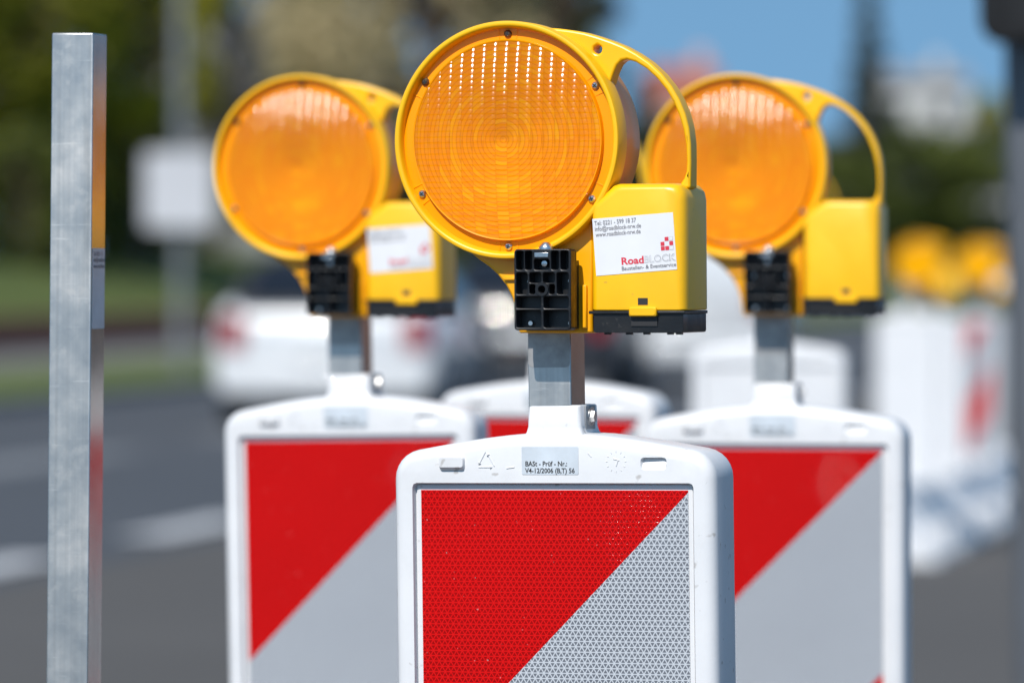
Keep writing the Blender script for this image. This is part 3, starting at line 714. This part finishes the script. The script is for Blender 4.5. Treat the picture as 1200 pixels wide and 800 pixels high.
# ------------------------------------------------------------------ traffic signal at the right edge
ts = empty('traffic_signal')
bm = bmesh.new(); L = []
for z, r in ((0, .10), (.02, .10), (.03, .072), (1.0, .070), (3.2, .066), (3.25, .03)): L.append([(r * math.cos(2 * math.pi * i / 24), r * math.sin(2 * math.pi * i / 24), z) for i in range(24)])
loft(bm, L); finish('pole', bm, 'pole_grey', ts)
bm = bmesh.new(); loft(bm, [[(x, y, z) for x, z in rrect(-.065 + i, .105 - i, 1.77 + i, 2.55 - i, .05, 5)] for y, i in ((-.22, .012), (-.21, 0), (-.09, 0), (-.075, .02))]); hd = finish('signal_head', bm, 'signal_black', ts)
for z in (1.94, 2.175, 2.41):
    bm = bmesh.new(); lathe_y(bm, [(0, -.225), (.06, -.223), (.085, -.215)], 24, cx=-.02, cz=z); finish('signal_lens', bm, 'signal_black', hd)
    bm = bmesh.new(); L = []
    for y in (-.22, -.33):
        L.append([(-.02 + .092 * math.cos(R(10 + 160 * i / 12)), y, z + .092 * math.sin(R(10 + 160 * i / 12))) for i in range(13)] + [(-.02 + .089 * math.cos(R(170 - 160 * i / 12)), y, z + .089 * math.sin(R(170 - 160 * i / 12))) for i in range(13)])
    loft(bm, L); finish('visor', bm, 'signal_black', hd)
for z in (1.87, 2.48): boxo('mount_arm', (-.03, .03, -.09, -.05, z - .02, z + .02), 'signal_black', ts)
place(ts, (0, 0, 1.353), at(1223, 307, 10), -20, -1.2); ts.location.z = 0
tag(ts, 'dark grey traffic signal pole with black head beside the guide sills', 'traffic signal')

# ------------------------------------------------------------------ vehicles
def make_car(name, paint, L_, W_, Hr, van=False, soft_top=False):
    r = empty(name); h = W_ / 2                     # local: rear at y = 0, front at y = L_
    if van: st = [(0, .30, .95, Hr - .06, .86), (.06, .26, 1.0, Hr, .88), (L_ * .62, .26, 1.0, Hr, .88), (L_ * .70, .26, 1.0, Hr - .04, .86), (L_ * .84, .26, .98, 1.12, .90), (L_ * .97, .28, .80, .92, .88), (L_, .34, .62, .70, .84)]
    else: st = [(0, .34, .70, .86, .84), (.05, .28, .86, .96, .90), (.18, .26, .93, 1.05, .92), (.42, .24, .95, Hr - .04, .72), (L_ * .42, .24, .95, Hr, .74), (L_ * .56, .24, .95, Hr - .05, .74), (L_ * .74, .24, .93, 1.0, .88), (L_ * .95, .28, .72, .80, .88), (L_, .36, .55, .62, .80)]
    bm = bmesh.new(); LL = []
    for y, z0, zb, zr, rf in st:
        e = h * (.94 if y in (0, L_) else 1)
        half = [(e * .90, z0), (e, z0 + .10), (e * 1.0, zb * .75), (e * .975, zb), (e * (rf + .02), zr - .05), (e * (rf - .10), zr)]
        LL.append([(x, y, z) for x, z in half] + [(-x, y, z) for x, z in reversed(half)])
    loft(bm, LL); bd = finish('body', bm, paint, r, sharp=50)
    if soft_top:
        bd.data.materials.append(MAT['trim_black'])
        for p in bd.data.polygons:
            if p.center.z > 1.0: p.material_index = 1
    bm = bmesh.new()
    if van: q = [(-.012, -.03, .45), (.012, -.03, .45), (.012, -.03, Hr - .1), (-.012, -.03, Hr - .1)]; nrm = Vector((0, -.02, 0))
    else: q = [(-h * .78, .175, 1.03), (h * .78, .175, 1.03), (h * .60, .395, Hr - .07), (-h * .60, .395, Hr - .07)]; nrm = Vector((0, -.04, .02))
    loft(bm, [[Vector(p) + nrm * .3 for p in q], [Vector(p) + nrm for p in q]]); finish('door_seam' if van else 'rear_window', bm, 'trim_black' if van else 'car_glass', r)
    for s in (-1, 1):
        bm = bmesh.new()
        if van: q = [(L_ * .52, 1.06), (L_ * .80, 1.06), (L_ * .70, Hr - .18), (L_ * .52, Hr - .16)]
        else: q = [(.52, 1.0), (L_ * .70, 1.0), (L_ * .56, Hr - .12), (L_ * .30, Hr - .08), (.80, Hr - .12)]
        rf = .88 if van else .74
        lo = [(s * (h * (.975 + (z - .95) / (Hr - 1.0) * (rf + .02 - .975)) + .004), y, z) for y, z in q]
        loft(bm, [lo, [(x + s * .012, y, z) for x, y, z in lo]]); finish('side_window', bm, 'car_glass', r)
        bm = bmesh.new(); zt = (.80, 1.30) if van else (.66, .93)
        loft(bm, [[(x, y, z) for x, z in rrect(*(sorted((s * h * .72, s * h * .93))), *zt, .03, 3)] for y in ((-.03, .05) if van else (-.03, .16))]); finish('tail_light', bm, 'tail_red', r)
        for y in (L_ * .19, L_ * .80):
            bm = bmesh.new(); L2 = []
            for rr, x in ((.20, 0), (.29, 0), (.31, .02), (.31, .18), (.29, .20), (.20, .20)):
                L2.append([(s * (h - .19 + x), y + rr * math.cos(2 * math.pi * i / 24), .31 + rr * math.sin(2 * math.pi * i / 24)) for i in range(24)])
            loft(bm, L2); wh = finish('wheel', bm, 'tyre', r)
            bm = bmesh.new(); tube(bm, (s * (h - .04), y, .31), (s * (h + .014), y, .31), .20, .19, 16); finish('rim', bm, 'galvanised', wh)
    boxo('rear_bumper', (-h * .93, h * .93, -.05, .10, .30, .52), paint, r, .03)
    boxo('number_plate', (-.26, .26, -.062, -.045, .60 if not van else .62, .71 if not van else .73), 'plate_white', r, .002)
    return r
def put_car(o, px, d, label, v=None):
    p = at(px, 307, d); o.location = (p.x, p.y, -.006); o.rotation_euler = (0, 0, -R(6)); tag(o, label, 'car', 'vehicles queued in the lane')
put_car(make_car('parked_car', 'car_white', 4.0, 1.80, 1.42, False, True), 380, 41, 'white car with dark roof seen from behind, beyond the beacon by the bare post')
put_car(make_car('parked_car', 'car_dark', 4.3, 1.78, 1.45), 614, 49.5, 'dark grey car queued ahead of the white car')
vn = make_car('parked_van', 'car_white', 5.0, 1.95, 1.95, True); put_car(vn, 806, 56, 'tall white van queued ahead of the dark car'); vn['category'] = 'van'

# ------------------------------------------------------------------ square white sign on a mast across the road
sg = empty('road_sign')
bm = bmesh.new(); tube(bm, (0, 0, 0), (0, 0, 7.5), .075, .055, 16); finish('mast', bm, 'galvanised', sg)
bm = bmesh.new(); loft(bm, [[(x, y, z) for x, z in rrect(-.41, .41, 1.66, 2.56, .06, 4)] for y in (-.14, -.11)]); pl = finish('sign_plate', bm, 'sign_white', sg)
for z in (1.9, 2.4): boxo('clamp', (-.14, .14, -.115, .12, z - .03, z + .03), 'galvanised', sg)
p = at(212, 420, 60); sg.location = (p.x, p.y, .085); sg.rotation_euler = (0, 0, R(-4))
tag(sg, 'square white sign plate on a grey mast across the road', 'sign')

# ------------------------------------------------------------------ trees
def leaf_cloud(bm, centre, rad, n, size, flat=1.0):
    c = Vector(centre)
    for _ in range(n):
        d = Vector((random.gauss(0, 1), random.gauss(0, 1), random.gauss(0, 1))).normalized() * (random.random() ** .45)
        p = c + Vector((d.x * rad, d.y * rad, d.z * rad * flat)); s = size * random.uniform(.6, 1.4)
        a = Vector((random.gauss(0, 1), random.gauss(0, 1), random.gauss(0, 1))).normalized(); b_ = a.orthogonal().normalized()
        b_ = Matrix.Rotation(random.uniform(0, 6.28), 3, a) @ b_; c2 = a.cross(b_)
        bm.faces.new([bm.verts.new(p + b_ * s), bm.verts.new(p + c2 * s * .5), bm.verts.new(p - b_ * s), bm.verts.new(p - c2 * s * .5)])
def make_tree(name, mat, H, rad, base, nclump, per, size, conifer=False, bark='bark'):
    r = empty(name); bm = bmesh.new(); bl_ = bmesh.new()
    tube(bm, (0, 0, -.2), (.1, 0, H * .45), .022 * H, .014 * H, 10); tube(bm, (.1, 0, H * .45), (0, .1, H * .93), .014 * H, .004 * H, 8)
    for k in range(nclump):
        f = (k + .5) / nclump
        if conifer:
            z = base + (H - base) * f; rr = rad * (1 - f) ** .8 * random.uniform(.75, 1.1) + .12; t = k * 2.4
            e = Vector((rr * .6 * math.cos(t), rr * .6 * math.sin(t), z)); leaf_cloud(bl_, e, max(.3, rr * .62), per, size, .6)
            tube(bm, (0, 0, z + .1), e, .03, .01, 5)
        else:
            z = base + (H - base) * random.random(); w_ = math.sin(math.pi * min(1, max(.08, (z - base) / (H - base) * .9 + .08))) ** .6
            t = random.uniform(0, 6.28); q = rad * w_ * random.uniform(.35, 1.0); e = Vector((q * math.cos(t), q * math.sin(t), z))
            leaf_cloud(bl_, e, rad * random.uniform(.20, .38), per, size, .75)
            tube(bm, (0, 0, max(base * .6, z - q * .8)), e, .006 * H, .0015 * H, 5)
    finish('trunk', bm, bark, r); finish('crown', bl_, mat, r, smooth=False)
    return r
TR = {}
def tree(kind, px, v, scale, wide, rz, label):
    src = TR[kind]
    o = copy_tree(src) if src.get('label') else src
    d = d_of(px, v); p = at(px, 307, d); k = scale * d / 100; o.location = (p.x, p.y, gz(v) - .05); o.scale = (k * wide, k * wide, k); o.rotation_euler = (0, 0, rz)
    tag(o, label, 'tree', 'trees beyond the road')
TR['dark'] = make_tree('leafy_tree', 'leaf_dark', 11, 3.6, 1.2, 70, 90, .20)
TR['spring'] = make_tree('leafy_tree', 'leaf_spring', 9, 2.6, 1.6, 55, 80, .18)
TR['tan'] = make_tree('budding_tree', 'leaf_tan', 11, 3.0, 1.6, 90, 130, .16)
TR['grey'] = make_tree('bare_tree', 'leaf_grey', 8, 2.6, 1.2, 60, 60, .15)
TR['con'] = make_tree('conifer_tree', 'leaf_conifer', 9, 1.6, .5, 46, 70, .16, True)
TR['brown'] = make_tree('ivy_clad_tree', 'leaf_brown', 12, 1.25, .3, 60, 90, .18)
TR['hedge'] = make_tree('shrub', 'leaf_hedge', 2.6, 1.7, .1, 36, 60, .14)
for a in (('dark', -110, -27, 1.08, 1, 0, 'broad dark green tree at the end of the tree row, past the bare post'), ('dark', 60, -28, 1.07, .7, 2, 'dark green tree directly behind the bare aluminium post'),
          ('spring', 165, -24, 1.1, .6, 1, 'yellow green spring tree between the bare post and the sign mast'), ('dark', 120, -33, .9, .75, 4, 'shadowy dark tree behind the yellow green spring tree'),
          ('grey', 265, -30, .68, .85, 0, 'grey leafless tree behind the white sign'), ('grey', 350, -30, .74, .85, 2, 'grey leafless tree behind the lamp with a blurred sticker'),
          ('dark', 405, -28, .88, .45, 3, 'dark olive tree between the grey leafless trees and the tan tree'), ('tan', 500, -22.5, 1.05, .95, 0, 'sunlit tan budding tree behind the sharp lamp'),
          ('brown', 668, -23, 1.14, .75, 0, 'tall narrow dark brown ivy clad tree'), ('dark', 610, -30, .95, .5, 5, 'dark tree behind the ivy clad tree'),
          ('con', 752, -24, .42, 1, 0, 'low dark conifer right beside the ivy clad tree'), ('con', 782, -24, .33, 1, 1, 'low dark conifer seen through the sharp lamp handle'),
          ('dark', -420, -28, 1.1, .9, 1, 'dark green tree farther down the row than the bare post'), ('tan', -720, -26, 1.3, .9, 2, 'pale tan tree farther down the row than the dark trees'),
          ('dark', -1050, -28, 1.5, .9, 3, 'last dark green tree of the row along the garden wall'),
          ('con', 1017, -25, .60, .8, 2, 'grey green pointed spruce rising against the sky'), ('spring', 1160, -25, .36, .6, 3, 'small green tree beside the pale houses')): tree(*a)
hl = [25, 95, 180, 395, 455, 520, 585, 650, 715, 780, 850, 920, 985, 1045, 1105, 1165, 1225]
for i, px in enumerate(hl):
    v = -24.5 - (i % 3) * .5; d = d_of(px, v)
    src = TR['hedge']; o = src if i == 0 else copy_tree(src); p = at(px, 307, d); s = random.uniform(.75, 1.0) * d / 95
    o.location = (p.x, p.y, gz(v) - .1); o.scale = (s * 1.1, s, s * (1.15 if px < 150 else .8 if px < 700 else 1.0)); o.rotation_euler = (0, 0, i * 1.3)
    tag(o, 'rounded dark green shrub in the hedge on the grass bank', 'shrub', 'shrubs along the grass bank')

# ------------------------------------------------------------------ houses
def house(name, px, d, zg, W_, D_, He, Hr, wall, roof, label, yaw=0):
    r = empty(name); boxo('wall', (-W_ / 2, W_ / 2, 0, D_, 0, He), wall, r)
    bm = bmesh.new(); e = .3
    loft(bm, [[(-W_ / 2 - e, -e, He), (-W_ / 2 - e, D_ + e, He), (-W_ / 2 - e, D_ / 2, He + Hr)], [(W_ / 2 + e, -e, He), (W_ / 2 + e, D_ + e, He), (W_ / 2 + e, D_ / 2, He + Hr)]])
    rf = finish('roof', bm, roof, r, smooth=False)
    boxo('chimney', (W_ * .2, W_ * .2 + .6, D_ / 2 - .3, D_ / 2 + .3, He + Hr * .5, He + Hr + .7), wall, rf)
    n = max(1, int(W_ / 2.4))
    for i in range(n):
        x = -W_ / 2 + W_ * (i + .5) / n
        z = He - 1.9
        while z > .5:
            wd = boxo('window', (x - .5, x + .5, -.05, .04, z, z + 1.2), 'plate_white', r); boxo('pane', (x - .43, x + .43, -.065, -.045, z + .07, z + 1.13), 'car_glass', wd); z -= 2.7
    boxo('door', (W_ * .3, W_ * .3 + .9, -.06, .04, 0, 2.0), 'trim_black', r) if W_ > 6 else None
    p = at(px, 307, d); r.location = (p.x, p.y, zg); r.rotation_euler = (0, 0, yaw); tag(r, label, 'house', 'houses beyond the trees'); return r
house('house', 1078, 270, 1.7, 5.0, 10, 9.0, 1.0, 'render_white', 'render_grey', 'tall white gabled house beyond the dark roofed house')
house('house', 1095, 245, 1.7, 9.5, 9, 3.2, 2.6, 'render_grey', 'roof_dark', 'low grey house with dark roof beyond the guide sills')
house('house', 1145, 290, 1.7, 3.8, 9, 7.3, 1.2, 'render_pink', 'roof_dark', 'narrow pinkish house beside the tall white house')
house('house', 803, 240, 1.7, 2.6, 8, 7.2, 1.8, 'render_pink', 'roof_red', 'pinkish house with red roof seen through the sharp lamp handle')
house('house', 290, 165, 1.7, 6.0, 8, 5.4, 2.2, 'render_grey', 'render_grey', 'plain grey house behind the leafless trees')
hb = house('brick_building', 600, 20, 0, 110, 14, 6.3, .6, 'brick_lit', 'roof_dark', 'long low brick building mirrored in the side of the bare post')
hb.location = (108, 106, 0); hb.rotation_euler = (0, 0, R(-46))
